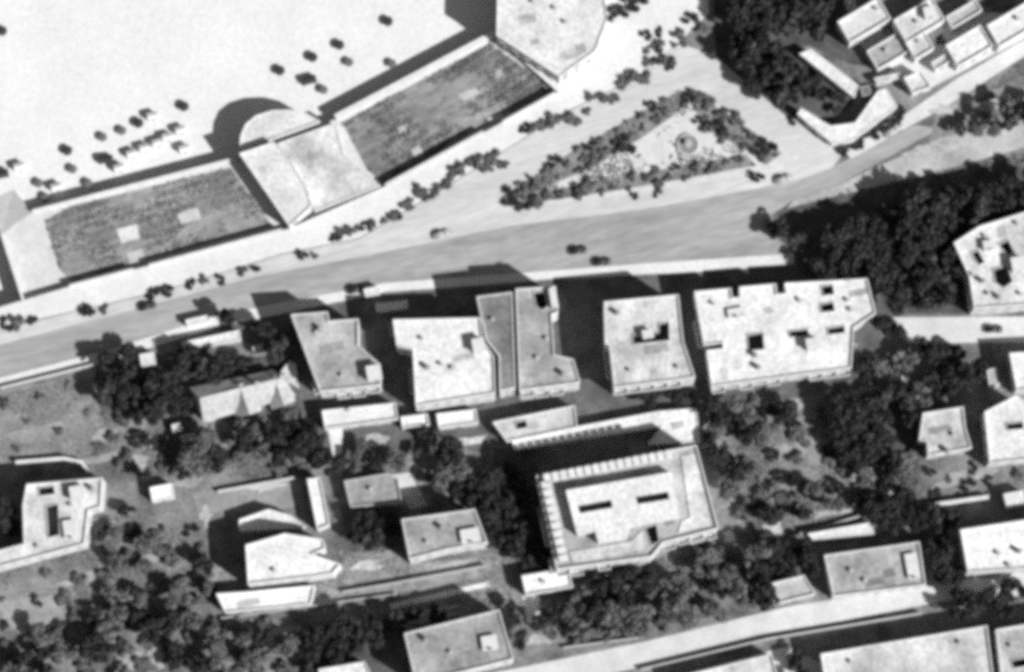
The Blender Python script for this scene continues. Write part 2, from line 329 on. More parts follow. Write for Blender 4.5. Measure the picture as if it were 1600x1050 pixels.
BUILT = []
def building(label, pts, h, roof, wallv=.58, name='apartment_building', cat='building', holes=(), depth=5.0, par=.55, balc=.0, z0=0.0,
             heads=(), tanks=(), vents=(), dens=.8, seed=None, group=None, step=3.0, windows=True):
    rng = random.Random(seed if seed is not None else len(BUILT) + 11)
    zt = z0 + h
    poly = ccw([(p.x, p.y) for p in px_poly(pts, zt)]); cx = sum(p[0] for p in poly) / len(poly); cy = sum(p[1] for p in poly) / len(poly)
    BUILT.append(poly)
    o = empty(name, (cx, cy, z0), label, cat, group)
    lp = [(x - cx, y - cy) for x, y in poly]; n = len(lp)
    mw = MB(); mw.add([(x, y, -.2) for x, y in lp] + [(x, y, h) for x, y in lp], [(i, (i + 1) % n, n + (i + 1) % n, n + i) for i in range(n)])
    mw.build('wall', wallmat(wallv), o)
    hl = []
    for hp in holes:
        q = [(p.x - cx, p.y - cy) for p in px_poly(hp, zt)]
        hl.append(ccw(q))
    flat, fs = tri([lp] + hl)
    mr = MB(); mr.add([(p.x, p.y, h) for p in flat], fs)
    ro = mr.build('roof', roofmat(roof), o)
    for q in hl:
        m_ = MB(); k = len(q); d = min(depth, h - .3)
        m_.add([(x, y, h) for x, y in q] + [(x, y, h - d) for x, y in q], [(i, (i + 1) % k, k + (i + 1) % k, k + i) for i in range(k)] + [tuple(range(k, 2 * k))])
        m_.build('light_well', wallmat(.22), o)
        lo = offset(q, -.18); m_ = MB()
        m_.add([(p[0], p[1], h + .3) for p in q] + [(p[0], p[1], h + .3) for p in lo], [(k + i, k + (i + 1) % k, (i + 1) % k, i) for i in range(k)])
        m_.add([(p[0], p[1], h + .3) for p in lo] + [(p[0], p[1], h - .02) for p in lo], [(k + i, k + (i + 1) % k, (i + 1) % k, i) for i in range(k)])
        m_.add([(p[0], p[1], h + .3) for p in q] + [(p[0], p[1], h - .02) for p in q], [(i, (i + 1) % k, k + (i + 1) % k, k + i) for i in range(k)])
        m_.build('well_kerb', wallmat(.5), ro)
    if par:
        ou = offset(lp, -.04); inn = offset(lp, .22); m_ = MB()
        for (A, B, za, zb) in ((ou, ou, h - .25, h + par), (ou, inn, h + par, h + par), (inn, inn, h + par, h - .02)):
            m_.add([(p[0], p[1], za) for p in A] + [(p[0], p[1], zb) for p in B], [(i, (i + 1) % n, n + (i + 1) % n, n + i) for i in range(n)])
        m_.build('parapet', wallmat(min(.66, wallv + .04)), o)
    ar = abs(area2(lp)) / 2
    for k in range(min(9, int(ar / 38)) if ar > 50 else 0):      # felt repairs
        px_, py_ = rng.uniform(min(p[0] for p in lp), max(p[0] for p in lp)), rng.uniform(min(p[1] for p in lp), max(p[1] for p in lp))
        a, b, t = rng.uniform(.8, 3.2), rng.uniform(.6, 1.8), .19
        q = [(px_ + u * math.cos(t) - v_ * math.sin(t), py_ + u * math.sin(t) + v_ * math.cos(t)) for u, v_ in ((-a, -b), (a, -b * rng.uniform(.7, 1)), (a * rng.uniform(.8, 1), b), (-a, b))]
        ins = offset(lp, .3)
        if all(inside(p, ins) for p in q) and not any(inside(c_, hq) for hq in hl for c_ in q) and not any(inside(c_, q) for hq in hl for c_ in hq):
            m_ = MB(); prism_mb(m_, q, h - .05, h + .012 + .004 * k); m_.build('roof_patch', roofmat(round(roof * rng.choice((.55, .7, .82, 1.1)), 2)), ro)
    for (x0, y0, sx, sy, hh) in heads:                          # stair heads on the roof
        c = P(x0, y0, zt); m_ = MB(); m_.box(-sx / 2, -sy / 2, 0, sx / 2, sy / 2, hh); m_.box(-sx / 2 - .2, -sy / 2 - .2, hh, sx / 2 + .2, sy / 2 + .2, hh + .15)
        e = Vector(lp[1]) - Vector(lp[0]); rz = .17
        s = m_.build('stair_head', wallmat(.56), o, (c.x - cx, c.y - cy, h), rz)
        d = MB(); d.box(-.45, -sy / 2 - .04, .05, .45, -sy / 2 - .003, 2.0); d.build('door', M_WOOD, s)
    for (x0, y0) in tanks:
        c = P(x0, y0, zt); m_ = MB(); m_.lathe([(.55, .55), (.6, .6), (.6, 1.6), (.5, 1.75), (.1, 1.85)], 12)
        s = m_.build('water_tank', M_METAL, o, (c.x - cx, c.y - cy, h))
        for (ax, ay) in ((-.4, -.4), (.4, -.4), (.4, .4), (-.4, .4)):
            g = MB(); g.box(ax - .05, ay - .05, 0, ax + .05, ay + .05, .56); g.build('tank_leg', M_METAL, s)
    for (x0, y0) in vents:
        c = P(x0, y0, zt); m_ = MB(); m_.box(-.35, -.3, 0, .35, .3, .9); m_.box(-.45, -.4, .9, .45, .4, 1.0)
        m_.build('chimney', wallmat(.4), o, (c.x - cx, c.y - cy, h), rng.random())
    if windows: facade(o, lp, h, rng, 0.0, balc, step, dens)
    return o

# --- row along the boulevard
building('grey flat-roofed block with stepped right side, left end of the row below the boulevard', [(455, 492), (512, 488), (514, 502), (560, 499), (560, 540), (594, 570), (595, 602), (500, 612)], 9.5, .32,
         heads=[(585, 585, 3, 3.2, 2.4)], tanks=[(500, 515)], vents=[(495, 520), (535, 588)], balc=.3)
building('low white annex in front of the grey block with the stepped right side', [(503, 642), (618, 630), (622, 655), (508, 670)], 4, .60, name='annex', heads=(), vents=[(545, 642)], windows=True)
building('large white-roofed block with stepped left side in the boulevard row', [(614, 500), (750, 497), (755, 533), (772, 558), (774, 614), (650, 634), (645, 547), (620, 540)], 11, .60,
         heads=[(748, 542, 2.5, 3.0, 2.3)], vents=[(708, 576), (690, 570), (660, 530)], tanks=[(668, 575)], balc=.3)
building('small white annex, left of the pair below the large white-roofed block', [(626, 652), (668, 647), (671, 664), (629, 669)], 3.5, .64, name='annex')
building('wider white annex, right of the pair below the large white-roofed block', [(682, 647), (744, 640), (747, 661), (686, 669)], 3.5, .64, name='annex')
building('dark-roofed middle strip joining the large white block and the grey block', [(745, 464), (800, 457), (805, 606), (781, 611), (780, 556), (760, 531)], 10.2, .19, par=.35, vents=[(770, 500)], windows=True)
building('grey-roofed block with an open stair well near its upper edge', [(806, 452), (868, 448), (872, 488), (862, 492), (866, 555), (896, 562), (906, 598), (812, 610)], 10.5, .30,
         holes=[[(834, 457), (851, 456), (855, 480), (846, 485), (838, 478)]], depth=8, heads=[(865, 468, 1.2, 4.5, 1.6)], tanks=[(880, 585)], vents=[(840, 560), (855, 530)], balc=.4)
building('low grey building with a dark hatch below the grey-roofed block', [(770, 660), (898, 634), (902, 668), (792, 690)], 4, .40, name='annex', holes=[[(806, 660), (822, 657), (824, 668), (808, 671)]], depth=2.5)
building('pale block with an L-shaped light well, left of the big white block', [(944, 472), (1060, 461), (1064, 500), (1068, 535), (1086, 590), (960, 606), (952, 540), (946, 538)], 11, .46,
         holes=[[(1030, 506), (1045, 504), (1046, 532), (990, 538), (989, 523), (1030, 519)]], heads=[(1012, 524, 2.2, 1.6, 1.8)], vents=[(985, 580), (1060, 575)], tanks=[(965, 490)], balc=.4)
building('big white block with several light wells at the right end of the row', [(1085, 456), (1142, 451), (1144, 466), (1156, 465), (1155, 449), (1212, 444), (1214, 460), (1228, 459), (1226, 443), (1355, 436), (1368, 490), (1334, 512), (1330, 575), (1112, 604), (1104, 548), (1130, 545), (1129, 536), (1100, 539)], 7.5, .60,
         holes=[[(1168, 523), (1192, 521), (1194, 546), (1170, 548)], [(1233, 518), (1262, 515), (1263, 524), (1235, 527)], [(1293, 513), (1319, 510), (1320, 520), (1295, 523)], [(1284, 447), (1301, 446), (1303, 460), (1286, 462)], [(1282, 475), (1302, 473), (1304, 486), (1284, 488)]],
         heads=[(1270, 540, 3, 2.5, 2.3), (1150, 490, 3.5, 2, .8)], tanks=[(1185, 575), (1180, 556)], vents=[(1115, 475), (1250, 470), (1325, 470), (1330, 485), (1160, 492)], balc=.3)

# --- terraced block with a penthouse
T = building('square block with a beamed roof terrace around a white penthouse', [(838, 744), (1088, 696), (1122, 826), (1036, 848), (1018, 870), (870, 890)], 12, .33, holes=[[(1008, 824), (1026, 820), (1030, 846), (1018, 852)]], depth=5, balc=.4, par=.7, dens=.9)
tl = T.location
pp = ccw([(p.x - tl.x, p.y - tl.y) for p in px_poly([(884, 766), (1050, 737), (1062, 808), (985, 822), (980, 840), (935, 848), (930, 830), (902, 836)], 15)])
ph = [ccw([(p.x - tl.x, p.y - tl.y) for p in px_poly(q, 15)]) for q in ([(903, 790), (955, 781), (957, 793), (906, 802)], [(993, 776), (1044, 768), (1046, 780), (996, 788)])]
mb = MB(); n = len(pp); mb.add([(x, y, 12.0) for x, y in pp] + [(x, y, 15) for x, y in pp], [(i, (i + 1) % n, n + (i + 1) % n, n + i) for i in range(n)])
pent = mb.build('penthouse', wallmat(.6), T)
flat, fs = tri([pp] + ph); mb = MB(); mb.add([(p.x, p.y, 15) for p in flat], fs); mb.build('penthouse_roof', roofmat(.62), pent)
for q in ph:
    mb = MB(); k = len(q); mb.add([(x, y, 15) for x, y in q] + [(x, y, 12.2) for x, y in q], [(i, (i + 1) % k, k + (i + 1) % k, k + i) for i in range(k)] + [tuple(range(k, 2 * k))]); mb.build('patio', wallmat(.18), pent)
def pergola(p0, p1, cnt):
    a, b = P(*p0, 14.2), P(*p1, 14.2); e = (b - a).normalized(); nn = Vector((e.y, -e.x, 0)); rz = math.atan2(e.y, e.x)
    for k in range(cnt):
        c = a.lerp(b, (k + .5) / cnt); m_ = MB(); m_.box(-.72, -1.9, -.25, .72, .15, 0)
        s = m_.build('terrace_slab', wallmat(.62), T, (c.x - tl.x, c.y - tl.y, 14.2), rz)
        for yy in (-1.8, -.2):
            g = MB(); g.box(-.15, yy, -2.2, .15, yy + .3, -.253); g.build('post', wallmat(.58), s)
pergola((848, 742), (1050, 703), 16)
pergola((876, 880), (846, 752), 10)
for nm, q in (('roof_walk', [(1064, 712), (1084, 708), (1112, 820), (1060, 832), (1064, 815), (1078, 808)]), ('roof_walk', [(890, 862), (985, 846), (1004, 828), (1006, 858), (895, 880)])):
    mb = MB(); prism_mb(mb, [(p.x - tl.x, p.y - tl.y) for p in px_poly(q, 12.3)], 12, 12.3); mb.build(nm, roofmat(.50), T)

building('low white L-shaped outbuilding behind the terraced penthouse block', [(800, 686), (1028, 643), (1088, 638), (1094, 690), (1012, 694), (1034, 666), (803, 702)], 3, .62, name='outbuilding', par=.25, windows=False)
building('small white flat-roofed house below the terraced penthouse block', [(815, 900), (888, 888), (895, 918), (822, 930)], 4, .64, name='house', vents=[(850, 910)])
# --- houses in the middle and left
building('grey-roofed house with long shadow on its left, left of the terraced block', [(628, 812), (742, 796), (762, 848), (700, 858), (640, 874)], 10, .28, name='house', heads=[(735, 838, 4, 3, 1.0)], vents=[(668, 848)], tanks=[(690, 825)])
building('low dull grey roof above the long-shadowed grey house', [(538, 752), (606, 740), (622, 748), (628, 786), (548, 792)], 3.5, .25, .4, name='house', vents=[(580, 765)])
building('stepped white house, upper wing with the corner bay', [(384, 852), (445, 834), (505, 843), (508, 857), (488, 866), (532, 882), (520, 896), (490, 901), (388, 913)], 9, .64, .62, name='house', vents=[(430, 892)])
building('stepped white house, low front wing', [(338, 928), (386, 925), (492, 915), (486, 944), (352, 957)], 4, .64, .62, name='house_wing')
building('small white-roofed house just above the stepped white house', [(374, 812), (420, 796), (455, 806), (478, 824), (374, 830)], 3.2, .6, name='house')
building('long narrow white outbuilding right of the small white-roofed house', [(480, 749), (500, 746), (515, 820), (496, 828)], 4.5, .62, name='outbuilding', dens=.5)
building('pale house with a slot-like light well at the left edge', [(42, 757), (160, 747), (157, 792), (138, 798), (132, 850), (-10, 888), (-14, 864), (38, 850), (36, 790)], 8, .50, name='house', holes=[[(72, 791), (91, 788), (93, 836), (76, 840)], [(60, 762), (84, 760), (86, 772), (62, 775)]], depth=3.0, heads=[(122, 772, 3, 3, 2.0), (110, 828, 2.5, 4, 1.0)], vents=[(112, 790), (60, 855)], tanks=[(145, 765)])
building('tiny bright white shed between the pale house and the stepped white house', [(234, 762), (268, 755), (272, 777), (238, 784)], 3.2, .66, .62, name='shed', cat='shed', par=.15)
building('square white shed among dark trees below the boulevard', [(218, 554), (240, 550), (243, 568), (221, 572)], 3, .56, name='shed', cat='shed', par=.12)
building('tiny white shed left of the grey boulevard block', [(394, 541), (412, 538), (414, 549), (397, 552)], 2.6, .58, name='shed', cat='shed', par=.1)
building('narrow white outbuilding under the boulevard pavement at left', [(284, 535), (374, 516), (376, 531), (292, 545)], 3, .60, name='outbuilding', par=.2)
building('small white shed at the lower edge of the pale yard', [(372, 636), (388, 633), (391, 647), (376, 650)], 2.6, .6, name='shed', cat='shed', par=.1)
building('narrow white hut in the shade between yard and thicket, upper of two', [(268, 664), (281, 661), (284, 672), (271, 675)], 2.4, .5, name='hut', cat='shed', par=.1)
building('narrow pale hut in the shade between yard and thicket, lower of two', [(282, 681), (303, 676), (306, 686), (285, 691)], 2.4, .45, name='hut', cat='shed', par=.1)
building('grey-roofed house at the bottom edge, left of the bottom street', [(632, 990), (780, 953), (802, 1030), (650, 1068)], 10, .26, name='house', vents=[(705, 1020)], heads=[(765, 1005, 3.2, 3, 1.0)], tanks=[(665, 1000)])
building('small pale roof cut by the bottom edge, left of centre', [(498, 1046), (570, 1034), (585, 1066), (505, 1082)], 6, .48, name='house')
def pitched_house(label, eave, ridge, he, hr, v, o=None):
    E = [P(x, y, he) for x, y in eave]; R = [P(x, y, hr) for x, y in ridge]                    # eave: nw, sw, se, ne ; ridge: west, east
    c = sum(E, Vector()) / 4; c.z = 0; BUILT.append(ccw([tuple(p.xy) for p in E])); main = o is None
    if main: o = empty('pitched_house', c, label, 'house')
    else: c = o.location.copy()
    L = [p - c for p in E]; Q = [p - c for p in R]; nw, sw, se, ne = L; rw, re_ = Q; t = Vector((0, 0, .22))
    wl = offset(ccw([tuple(p.xy) for p in L]), .45); m_ = MB(); k = 4
    m_.add([(p[0], p[1], -.2) for p in wl] + [(p[0], p[1], he) for p in wl], [(i, (i + 1) % k, k + (i + 1) % k, k + i) for i in range(k)]); m_.build('wall', wallmat(.5), o)
    for (a, b, d, e) in ((sw, se, re_, rw), (ne, nw, rw, re_)):
        m_ = MB(); m_.add([a, b, d, e, a - t, b - t, d - t, e - t], [(0, 1, 2, 3), (7, 6, 5, 4), (0, 4, 5, 1), (1, 5, 6, 2), (2, 6, 7, 3), (3, 7, 4, 0)]); m_.build('roof_slope', mat('roof_tile', v, .16, .3, .2), o)
    for (a, b, d) in ((nw, sw, rw), (se, ne, re_)):
        m_ = MB(); m_.add([a - t, b - t, d - t], [(0, 1, 2)]); m_.build('gable', wallmat(.5), o)
    if not main: return o
    m_ = MB(); m_.box(-.4, -.35, -1.2, .4, .35, .9); q = rw.lerp(re_, .7); m_.build('chimney', wallmat(.4), o, tuple(q))
    facade(o, wl, he, random.Random(3), 0, 0, 3.0, .8); return o
V = pitched_house('house with a pale cross-gabled pitched roof among dark trees left of the boulevard row', [(296, 606), (318, 660), (462, 618), (428, 578)], [(312, 622), (440, 590)], 3.4, 6.0, .40)
pitched_house('', [(368, 652), (410, 641), (396, 596), (356, 606)], [(390, 648), (374, 600)], 3.3, 5.9, .42, V)
pitched_house('', [(424, 640), (462, 626), (446, 584), (412, 594)], [(444, 634), (428, 588)], 3.3, 5.6, .36, V)
building('flat-roofed pale wing at the right end of the pitched-roof house', [(436, 586), (452, 564), (462, 570), (466, 606)], 3, .46, name='house_wing', par=.15)
# --- right side
building('white house with a notched corner below the side street', [(1442, 646), (1505, 636), (1508, 668), (1518, 700), (1450, 712), (1448, 690), (1436, 688)], 6, .46, name='house', vents=[(1490, 680)], tanks=[(1480, 705)])
building('white house cut off by the right edge, beside the notched white house', [(1538, 644), (1588, 618), (1620, 640), (1620, 716), (1546, 724)], 7, .58, name='house', holes=[[(1572, 662), (1598, 660), (1599, 670), (1574, 672)]], depth=3)
building('white house at the right edge just below the side street', [(1577, 552), (1660, 548), (1660, 604), (1588, 610)], 6, .58, name='house')
building('small pale shed under trees below the side street', [(1542, 578), (1557, 575), (1562, 602), (1547, 606)], 2.6, .42, name='shed', cat='shed', par=.1)
building('low white shed above the grey house of the bottom street', [(1262, 834), (1362, 816), (1366, 834), (1270, 843)], 3, .60, name='shed', cat='shed', par=.15)
building('bright white house right of the alley at the right edge', [(1500, 828), (1660, 804), (1660, 886), (1512, 894)], 8, .64, name='house', vents=[(1560, 865), (1577, 884)], tanks=[(1592, 862)], balc=.3)
building('grey-roofed house on the bottom street beside the dark alley', [(1288, 868), (1436, 847), (1446, 914), (1302, 932)], 6, .30, name='house', vents=[(1352, 908), (1330, 892)], heads=[(1425, 885, 2.4, 5.5, .9)])
building('small grey-roofed corner house above the bottom street', [(1204, 912), (1256, 899), (1274, 928), (1210, 944)], 4, .42, name='house')
building('long pale roof at the bottom right corner, left part', [(1282, 1022), (1542, 978), (1552, 1060), (1296, 1104)], 6, .48, name='apartment_building', vents=[(1330, 1035), (1500, 1005)])
building('greyer roof at the bottom right corner beside the long pale roof', [(1556, 984), (1660, 966), (1660, 1058), (1566, 1074)], 6, .42, name='apartment_building', vents=[(1580, 1010)], holes=[[(1580, 1032), (1606, 1028), (1608, 1040), (1584, 1044)]])
building('pale low roof on the bottom edge below the street', [(1052, 1060), (1205, 1022), (1215, 1058), (1064, 1096)], 4.5, .50, name='house')
building('small white block with bright roof at the right edge above the bright white house', [(1568, 772), (1600, 766), (1606, 786), (1574, 794)], 3.2, .6, name='shed', cat='shed', par=.15)
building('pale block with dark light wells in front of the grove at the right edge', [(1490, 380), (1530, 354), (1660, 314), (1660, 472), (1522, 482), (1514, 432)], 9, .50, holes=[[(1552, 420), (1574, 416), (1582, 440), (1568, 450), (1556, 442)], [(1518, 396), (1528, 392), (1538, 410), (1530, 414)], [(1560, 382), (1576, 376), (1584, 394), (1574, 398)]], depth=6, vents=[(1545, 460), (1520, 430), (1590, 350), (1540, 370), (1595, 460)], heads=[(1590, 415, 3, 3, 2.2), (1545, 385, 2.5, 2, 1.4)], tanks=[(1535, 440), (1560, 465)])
# --- houses in the upper right corner
def along(cx, cy, a, b):
    a *= 1.12; b *= 1.12
    return [(cx + u * a * .86 + v * b * .51, cy - u * a * .51 + v * b * .86) for u, v in ((-1, -1), (1, -1), (1, 1), (-1, 1))]
building('bright white roof of the leftmost house in the upper right cluster', along(1350, 32, 33, 17), 5, .56, name='house', vents=[(1370, 15)])
building('pale roof with a vent, second house of the upper right cluster', along(1436, 32, 31, 18), 5, .46, name='house', vents=[(1433, 35)], heads=[(1452, 22, 2.5, 2.5, 1.6)])
building('dull grey low house in the middle of the upper right cluster', along(1388, 80, 26, 15), 3, .28, name='house', vents=[(1385, 80)])
building('light square house joined to the dull grey low house', along(1436, 70, 15, 15), 4.2, .46, name='house', vents=[(1436, 66)])
building('grey roof at the top between the vented roof and the right edge', along(1506, 22, 24, 9), 3.6, .36, name='house')
building('white roof near the road in the upper right cluster', along(1514, 72, 28, 17), 4.5, .60, name='house')
building('white roof at the right edge of the upper right cluster', along(1590, 34, 40, 17), 5.5, .58, name='house', vents=[(1590, 30)])
building('narrow pale roof beside the road under the light square house', along(1470, 97, 12, 6), 3, .5, name='house')
building('thin pale lean-to between the dull grey low house and the kiosk', [(1366, 122), (1406, 114), (1409, 121), (1370, 130)], 2.6, .46, name='lean_to', cat='shed', par=.1)
building('small white house beside the road below the upper right cluster', [(1412, 122), (1438, 112), (1455, 136), (1426, 146)], 3.5, .58, name='house')
building('long low white barrack running diagonally beside the upper grove', [(1249, 84), (1268, 77), (1342, 134), (1334, 152)], 3.5, .60, name='barrack', par=.15)
building('white L-shaped low building at the corner of the two upper roads', [(1246, 178), (1252, 170), (1298, 197), (1336, 192), (1372, 142), (1385, 139), (1402, 166), (1330, 220), (1300, 224)], 3.6, .60, name='low_building', par=.15, windows=True)
building('dark little kiosk inside the corner of the L-shaped building', [(1344, 136), (1358, 133), (1362, 147), (1348, 150)], 2.8, .12, .3, name='kiosk', cat='kiosk', par=.1, windows=False)
# --- beach front
building('round-ended pale pavilion standing out on the beach between the two gardens', [(374, 236), (376, 212), (384, 194), (400, 181), (425, 173), (455, 172), (480, 178), (500, 190)], 6.6, .54, .55, name='beach_pavilion', z0=BZ, par=.3, windows=False)
building('tall narrow white stair block at the right end of the left garden', [(374, 240), (428, 222), (446, 238), (480, 296), (487, 322), (452, 353)], 6.0, .56, .56, name='stair_block', z0=TZ, par=.3, dens=.5)
building('wide pale terrace building between the stair block and the large garden', [(434, 224), (524, 192), (536, 240), (566, 268), (594, 290), (492, 330)], 3.2, .50, .5, name='bathing_pavilion', z0=TZ, par=.2, windows=False, vents=[(455, 250)])
building('pale flat-roofed seafront casino at the top edge right of the large garden', [(778, -60), (776, 56), (874, 120), (930, 80), (948, 30), (940, -60)], 7.0, .56, .56, name='casino_building', par=.3, vents=[(868, 14), (834, 4), (884, 36)], heads=())
# ------------------------------------------------------------------ trees and shrubs
rng = random.Random(5)
def crown_mesh(seed, r, h, lobes, leaves, size, m):
    g = random.Random(seed); mb = MB(); L = []
    for k in range(lobes):
        a = g.uniform(0, 6.283); rr = r * .85 * math.sqrt(g.random()); L.append((Vector((rr * math.cos(a), rr * math.sin(a) * .85, h * g.uniform(-.25, .34) * (1.2 - rr / r))), r * g.uniform(.2, .5)))
    wsum = [q[1] ** 2 for q in L]
    for k in range(leaves):
        c, lr = g.choices(L, wsum)[0]
        d = Vector((g.gauss(0, 1), g.gauss(0, 1), g.gauss(0.25, 1))).normalized()
        p = c + Vector((d.x, d.y, d.z * .8)) * lr * (g.random() ** .35)
        nn = (d + Vector((g.gauss(0, .5), g.gauss(0, .5), g.gauss(0, .5)))).normalized(); a = nn.orthogonal().normalized(); a.rotate(Matrix.Rotation(g.uniform(0, 6.28), 3, nn)); b = nn.cross(a)
        s = size * g.uniform(.6, 1.3); mb.add([p - a * s - b * s * .6, p + a * s * .9 - b * s * .5, p + a * s + b * s * .6, p - a * s * .7 + b * s * .7], [(0, 1, 2, 3)])
    return mb.mesh('crown', m)
def trunk_mesh(seed, h, r, reach):
    g = random.Random(seed); mb = MB(); mb.tube((0, 0, -.2), (.08, .05, h * .55), r, r * .7, 7); mb.tube((.08, .05, h * .55), (.02, -.05, h), r * .7, r * .35, 7)
    for k in range(5):
        a = g.uniform(0, 6.28); z = h * g.uniform(.5, .85); mb.tube((.05, 0, z), (reach * math.cos(a), reach * math.sin(a), z + h * .3), r * .42, r * .15, 5)
    return mb.mesh('trunk', M_BARK)
TREES = []
for k, (r, h, m) in enumerate(((3.0, 4.6, M_LEAF_D), (2.6, 4.0, M_LEAF_D), (3.3, 4.4, M_LEAF_D), (2.8, 4.0, M_LEAF_M), (2.4, 3.6, M_LEAF_M), (3.1, 4.2, M_LEAF_M), (2.5, 4.8, mat('leaf_olive', .06, .35, .6, .25, 0, .7)))):
    TREES.append((crown_mesh(100 + k, r, h, 15, 1300, .30, m), trunk_mesh(200 + k, 3.6, .22, r * .5), r, 4.6))
SHRUBS = []
for k, (r, h, m) in enumerate(((1.5, 1.6, M_LEAF_D), (1.2, 1.3, M_LEAF_D), (1.5, 1.4, M_LEAF_M), (1.1, 1.2, M_LEAF_M))):
    cm = crown_mesh(300 + k, r, h, 9, 460, .19, m); cm.name = 'foliage'
    SHRUBS.append((cm, trunk_mesh(400 + k, .9, .08, r * .4), r, .85))
def tree(px, py, kinds, s, label, group, z=0.0, g=rng):
    cm, tm, r, ch = TREES[g.choice(kinds)]; p = P(px, py, z + ch * s)
    o = empty('tree', (p.x, p.y, z), label, 'tree', group); o.rotation_euler = (0, 0, g.uniform(0, 6.28)); o.scale = (s * g.uniform(.85, 1.25), s * g.uniform(.8, 1.1), s * g.uniform(.85, 1.2))
    link_mesh('trunk', tm, o); link_mesh('crown', cm, o, (0, 0, ch)); return o
def shrub(px, py, kinds, s, label, group, z=0.0, g=rng):
    cm, tm, r, ch = SHRUBS[g.choice(kinds)]; p = P(px, py, z + ch * s)
    o = empty('shrub', (p.x, p.y, z), label, 'shrub', group); o.rotation_euler = (0, 0, g.uniform(0, 6.28)); o.scale = (s * g.uniform(.85, 1.45), s * g.uniform(.75, 1.15), s * g.uniform(.5, .85))
    link_mesh('stem', tm, o); link_mesh('foliage', cm, o, (0, 0, ch)); return o
def in_building(x, y, m=1.0):
    for b in BUILT:
        if inside((x, y), b): return True
        for i in range(len(b)):
            a = Vector(b[i]); c = Vector(b[(i + 1) % len(b)]); e = c - a; t = max(0, min(1, (Vector((x, y)) - a).dot(e) / max(e.length_squared, 1e-6)))
            if (a + e * t - Vector((x, y))).length < m: return True
    return False
def scatter(poly, gap, seed, limit=400):
    g = random.Random(seed); xs = [p[0] for p in poly]; ys = [p[1] for p in poly]; out = []
    for k in range(4000):
        p = (g.uniform(min(xs), max(xs)), g.uniform(min(ys), max(ys)))
        if not inside(p, poly) or p[0] < -25 or p[0] > 1625 or p[1] > 1080 or p[1] < -20: continue
        if all(math.hypot(p[0] - q[0], (p[1] - q[1]) * 1.1) > gap for q in out): out.append(p)
        if len(out) >= limit: break
    return out
def grove(poly, gap, kinds, s0, s1, label, group, seed, z=0.0, fn=tree, margin=2.2):
    g = random.Random(seed)
    if fn is tree:
        k = 1.35 if gap <= 21 else 1.06; gap *= 1.42 if gap <= 21 else .95; s0 *= k; s1 *= k
    for (x, y) in scatter(poly, gap, seed):
        if (fn is tree and s0 < 1 and gap < 40 and gap > 20.5 and noise.noise(Vector((x * .021 + 3, y * .027, 1.5))) < -.22): continue
        s = g.uniform(s0, s1); c = P(x, y, z + (4.6 if fn is tree else .85) * s)
        if in_building(c.x, c.y, margin): continue
        fn(x, y, kinds, s, label, group, z, g)
D, A = [0, 1, 2, 0, 1, 2, 6], [0, 1, 2, 3, 4, 5, 6]
grove([(1152, -5), (1330, -12), (1320, 50), (1380, 100), (1350, 110), (1262, 58), (1232, 85), (1312, 152), (1300, 178), (1262, 160), (1244, 176), (1172, 116), (1150, 80)], 16.5, D, .75, 1.05, 'dark tree packed in the upper grove beside the white barrack', 'trees of the upper grove', 1, margin=4.0)
grove([(1262, 112), (1300, 136), (1322, 158), (1312, 176), (1268, 152), (1240, 160), (1200, 130), (1230, 100)], 22, D, .42, .6, 'low dark tree between the white barrack and the L-shaped building', 'low trees beside the barrack', 61, margin=1.7)
grove([(1290, 66), (1330, 68), (1385, 108), (1350, 122), (1300, 90)], 22, D, .42, .6, 'low dark tree between the white barrack and the upper right houses', 'low trees behind the barrack', 62, margin=1.7)
grove([(1285, 388), (1330, 350), (1420, 325), (1640, 270), (1640, 300), (1530, 345), (1485, 380), (1500, 470), (1400, 468), (1385, 440), (1320, 428), (1285, 415)], 16.5, D, .8, 1.1, 'dark tree packed in the large grove above the big white block', 'trees of the large right grove', 2, margin=1.6)
grove([(1205, 345), (1225, 345), (1260, 385), (1250, 395)], 20, D, .6, .8, 'dark tree at the pointed left tip of the large right grove', 'trees at the grove tip', 3)
grove([(158, 560), (215, 540), (250, 556), (450, 560), (438, 585), (330, 580), (285, 598), (282, 640), (300, 655), (255, 665), (180, 630), (150, 600)], 23, D, .8, 1.15, 'dark tree in the thicket around the square white shed', 'trees of the thicket below the boulevard', 4)
grove([(336, 490), (448, 500), (452, 545), (420, 552), (385, 545), (372, 505)], 22, D, .8, 1.1, 'dark tree left of the grey boulevard block', 'trees left of the grey boulevard block', 5)
grove([(305, 665), (380, 650), (470, 640), (484, 690), (440, 730), (300, 732), (280, 700)], 25, [0, 3, 4, 5], .7, 1.05, 'leafy tree in the thicket below the pale yard', 'trees below the pale yard', 6)
grove([(772, 705), (835, 708), (838, 745), (862, 880), (820, 885), (780, 850), (762, 800)], 24, D, .8, 1.1, 'dark tree in the shade left of the terraced penthouse block', 'trees left of the terraced block', 7)
grove([(905, 905), (1000, 880), (1110, 850), (1185, 862), (1195, 935), (1060, 962), (950, 992), (885, 975)], 26, [0, 1, 3, 4, 5], .85, 1.25, 'leafy tree in front of the terraced penthouse block', 'trees in front of the terraced block', 8)
grove([(1112, 640), (1190, 615), (1230, 640), (1180, 700), (1165, 780), (1135, 770), (1118, 700)], 25, [0, 1, 3], .8, 1.15, 'leafy tree right of the terraced penthouse block', 'trees right of the terraced block', 9)
grove([(1300, 618), (1430, 610), (1432, 700), (1400, 730), (1310, 720)], 23, D, .85, 1.2, 'dark tree left of the notched white house', 'trees left of the notched white house', 10)
grove([(1340, 520), (1385, 505), (1425, 545), (1570, 550), (1570, 625), (1520, 630), (1440, 635), (1420, 600), (1345, 590)], 24, [0, 1, 2, 3], .8, 1.15, 'dark tree between the big white block and the side street', 'trees below the side street', 11)
